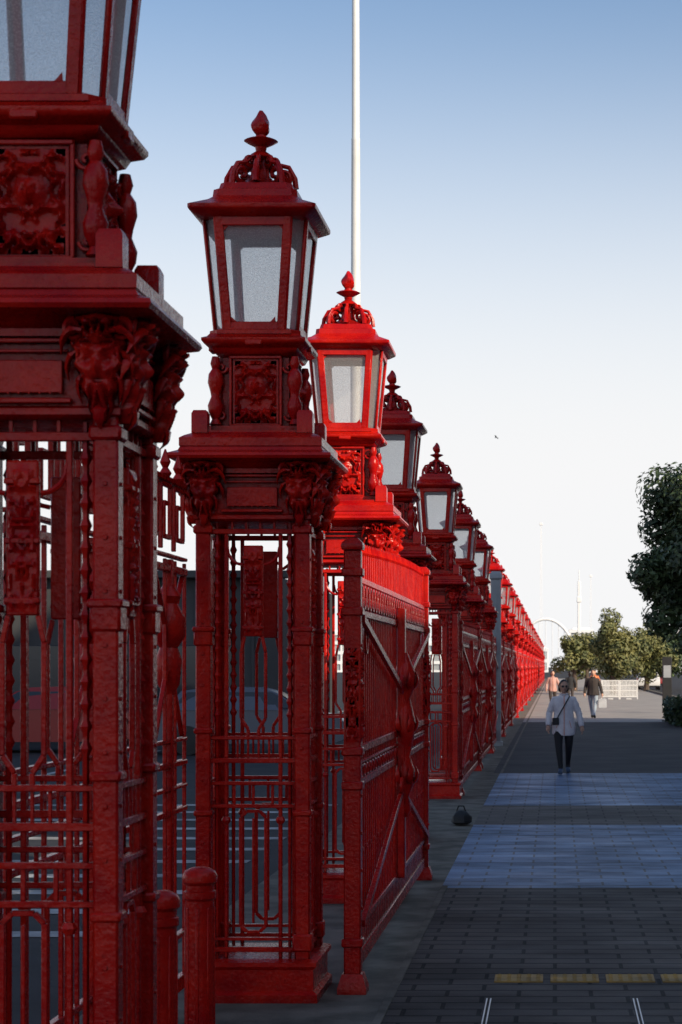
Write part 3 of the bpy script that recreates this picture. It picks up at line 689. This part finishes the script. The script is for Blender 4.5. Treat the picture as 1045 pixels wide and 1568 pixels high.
def person(name,loc,H,rotz,top,bot,shoe,jh=0.70,long_hair=True,shades=True,stride=1,hairm=HAIR,extras=None,wide=1.0):
    e=obj(name,None,loc,(0,0,rotz)); s=H/1.70; e.scale=(s,s,s)
    V=[(0,0,.93),(0,0,1.1),(0,0,1.27),(0,-.0,1.41),(0,-.015,1.5),
       (-.10,0,.88),(-.095,-.15*stride,.50),(-.055,-.24*stride,.09),(-.06,-.29*stride,.045),(-.075,-.41*stride,.03),
       (.10,0,.88),(.09,.0*stride,.49),(.075,.25*stride,.16),(.077,.24*stride,.075),(.085,.10*stride,.028),
       (-.165,0,1.35),(-.265,.04,1.10),(-.285,-.08,.87),(.165,0,1.35),(.27,.02,1.10),(.325,-.04,.86)]
    E=[(0,1),(1,2),(2,3),(3,4),(0,5),(5,6),(6,7),(7,8),(8,9),(0,10),(10,11),(11,12),(12,13),(13,14),(2,15),(15,16),(16,17),(2,18),(18,19),(19,20)]
    Rr=[.12,.105,.115,.05,.05,.11,.072,.045,.05,.042,.11,.072,.045,.05,.042,.055,.042,.026,.055,.042,.026]
    me=skinmesh(V,E,Rr,[SKIN,bot,shoe,top])
    for p in me.polygons:
        c=p.center
        p.material_index=2 if c.z<0.10 else (1 if (c.z<1.0 and abs(c.x)<0.2) else (0 if (c.z>1.42 or (abs(c.x)>.2 and c.z<.9)) else 3))
    for v in me.vertices:
        if v.co.z<0.012: v.co.z=0.004
    obj('body',me,parent=e)
    b=MB(); hand(b,V[17],Vector(V[17])-Vector(V[16])+Vector((0,0,-.1)),-1); hand(b,V[20],Vector(V[20])-Vector(V[19])+Vector((0,0,-.1)),1)
    obj('hands',b.mesh('hands',[SKIN],60),parent=e)
    b=MB(); n=28; prof=[(jh,.185,.15),(jh+.03,.195,.16),(.85,.192,.155),(.98,.172,.14),(1.1,.165,.135),(1.22,.175,.138),(1.31,.18,.13),(1.36,.165,.115),(1.395,.13,.095),(1.415,.09,.08),(1.435,.068,.07),(1.45,.066,.07)]
    rs=[]
    for z,rx,ry in prof:
        ring=[]
        for i in range(n):
            a=2*math.pi*i/n; w=1+0.10*noise.noise(Vector((math.cos(a)*2.2,math.sin(a)*2.2,z*7)))
            ring.append((rx*wide*math.cos(a)*w,ry*math.sin(a)*w,z+0.012*math.sin(a*2+1)*(1 if z<.8 else 0)))
        rs.append(ring)
    b.rings(rs,0)
    for sd,S,Ee,W in((-1,V[15],V[16],V[17]),(1,V[18],V[19],V[20])):
        S,Ee,W=Vector(S),Vector(Ee),Vector(W)
        pts=[Vector((sd*.07,0,1.345)),Vector((sd*.12,0,1.35)),S+Vector((sd*.005,0,-.005))]; rad=[.04,.058,.066]
        for i in range(2,17):
            t=i/16
            p=S.lerp(Ee,t*2) if t<.5 else Ee.lerp(W,(t-.5)*2)
            pts.append(p); rad.append(.072-.024*t+.005*math.sin(i*2.3))
        b.tube(pts,rad,14)
    b.tube([(.07*math.cos(a),.075*math.sin(a)-.005,1.445+.010*math.sin(a)) for a in[math.pi*2*i/16 for i in range(17)]],.016,6)
    zp=[(0.005,-ry-0.012,z) for z,rx,ry in prof[:-2]]
    b.tube(zp,.006,5,1)
    for sd in(-1,1): b.beam((sd*.1,-.145,.96),(sd*.135,-.125,.83),.008,.008,mi=1)
    obj('jacket',b.mesh('jk',[top,ORAN if long_hair else DARK],60),parent=e)
    obj('head',head_mesh(1.0,long_hair,shades,hairm),(0,-.02,1.58),(R(4),0,R(8)),parent=e)
    if extras: extras(e)
    return e
def strap(e):
    b=MB()
    pts=[]
    for i in range(17):
        t=i/16; x=.10-.25*t; z=1.40-.44*t; y=-(.105+.06*math.sin(math.pi*min(1,t*1.1)))
        pts.append((x,y-.012,z))
    b.tube(pts,.011,6); b.tube([(.10,-.11,1.40),(.10,0,1.42),(.07,.12,1.38),(-.1,.16,1.1),(-.2,.02,.97)],.011,6)
    b.box((-.15,-.165,.95),(.12,.05,.13),ch=.02)
    obj('crossbody_bag',b.mesh('cbg',[DARK]),parent=e)
person('walking_woman',(.16,34.9,.012),1.66,R(0),JACK,BLACKC,SHOE,.70,extras=strap,wide=1.08)
BAGW=mat('white_carrier_bag',(.75,.76,.78),rough=.6)
def cbag(e):
    b=MB(); b.rings([[(x*w,y*.07,z) for x,y in((-1,-1),(1,-1),(1,1),(-1,1))] for w,z in((.11,.40),(.13,.43),(.12,.70),(.10,.72))]); b.tube([(-.06,0,.71),(-.03,0,.81),(.03,0,.81),(.06,0,.71)],.008)
    obj('carrier_bag',b.mesh('cb',[BAGW]),(.35,-.06,-.04),parent=e)
HB=mat('hair_grey',(.09,.07,.06),rough=.6)
person('walking_man',(1.40,72,.012),1.78,R(-8),NAVY,JEAN,DARK,.80,False,False,-1,HB,cbag,1.15)
PINK=mat('pink_top',(.6,.35,.3),rough=.8)
person('pedestrian',(-.1,88,.012),1.7,R(4),PINK,NAVY,DARK,.78,True,False,1)
person('pedestrian',(.75,97,.012),1.65,R(190),BLACKC,NAVY,DARK,.8,True,False,-1)
person('pedestrian',(2.1,104,.012),1.7,R(10),ORAN,JEAN,DARK,.8,False,False,1)
b=MB()
b.tube([(0,-.18,0),(0,-.1,.02),(0,.05,.01),(0,.2,0)],[.02,.05,.045,.01],8)
for s in(-1,1): b.add([(0,-.08,.03),(s*.3,-.12,.12),(s*.62,.02,.06),(s*.3,.04,.11),(0,.08,.03)],[(0,1,2,3,4)])
obj('seagull',b.mesh('gull',[GREYP]),(-6.3,210,26.4),(0,R(15),R(70)))
# ------------------------------------------------------------------ light
EL=28;TH=50
sun=bpy.data.lights.new('sun','SUN'); sun.energy=5.0; sun.angle=R(.5); sun.color=(1,.84,.62)
so=bpy.data.objects.new('sun',sun); scene.collection.objects.link(so)
sv=Vector((math.sin(R(TH))*math.cos(R(EL)),-math.cos(R(TH))*math.cos(R(EL)),math.sin(R(EL))))
so.rotation_euler=sv.to_track_quat('Z','Y').to_euler()
w=bpy.data.worlds.new('World'); scene.world=w; w.use_nodes=True
nt=w.node_tree; N=nt.nodes; L=nt.links; bg=N['Background']; sk=N.new('ShaderNodeTexSky'); sk.sky_type='NISHITA'; sk.sun_disc=False
sk.sun_elevation=R(EL); sk.sun_rotation=math.atan2(sv.x,sv.y); sk.air_density=1.0; sk.dust_density=1.0; sk.ozone_density=2.0
tc=N.new('ShaderNodeTexCoord'); sp=N.new('ShaderNodeSeparateXYZ'); L.new(tc.outputs['Generated'],sp.inputs[0])
mr=N.new('ShaderNodeMapRange'); mr.interpolation_type='SMOOTHSTEP'; mr.inputs[1].default_value=0.09; mr.inputs[2].default_value=0.35; mr.inputs[3].default_value=1.0; mr.inputs[4].default_value=0.0
L.new(sp.outputs[2],mr.inputs[0])
mx=N.new('ShaderNodeMix'); mx.data_type='RGBA'; L.new(mr.outputs[0],mx.inputs[0]); L.new(sk.outputs[0],mx.inputs[6]); mx.inputs[7].default_value=(6.2,6.2,6.25,1)
L.new(mx.outputs[2],bg.inputs[0]); bg.inputs[1].default_value=0.15
# ------------------------------------------------------------------ camera
cam=bpy.data.cameras.new('cam'); co=bpy.data.objects.new('camera',cam); scene.collection.objects.link(co); scene.camera=co
co.location=(0,0,1.92); co.rotation_euler=(R(90),0,0)
cam.lens=3000/1568*36; cam.sensor_width=36; cam.sensor_fit='AUTO'
cam.shift_x=-327.5/1568; cam.shift_y=236/1568; cam.clip_end=5000; cam.clip_start=0.1
cam.dof.use_dof=True; cam.dof.focus_distance=15; cam.dof.aperture_fstop=8
scene.view_settings.view_transform='Standard'; scene.view_settings.look='None'; scene.view_settings.exposure=0
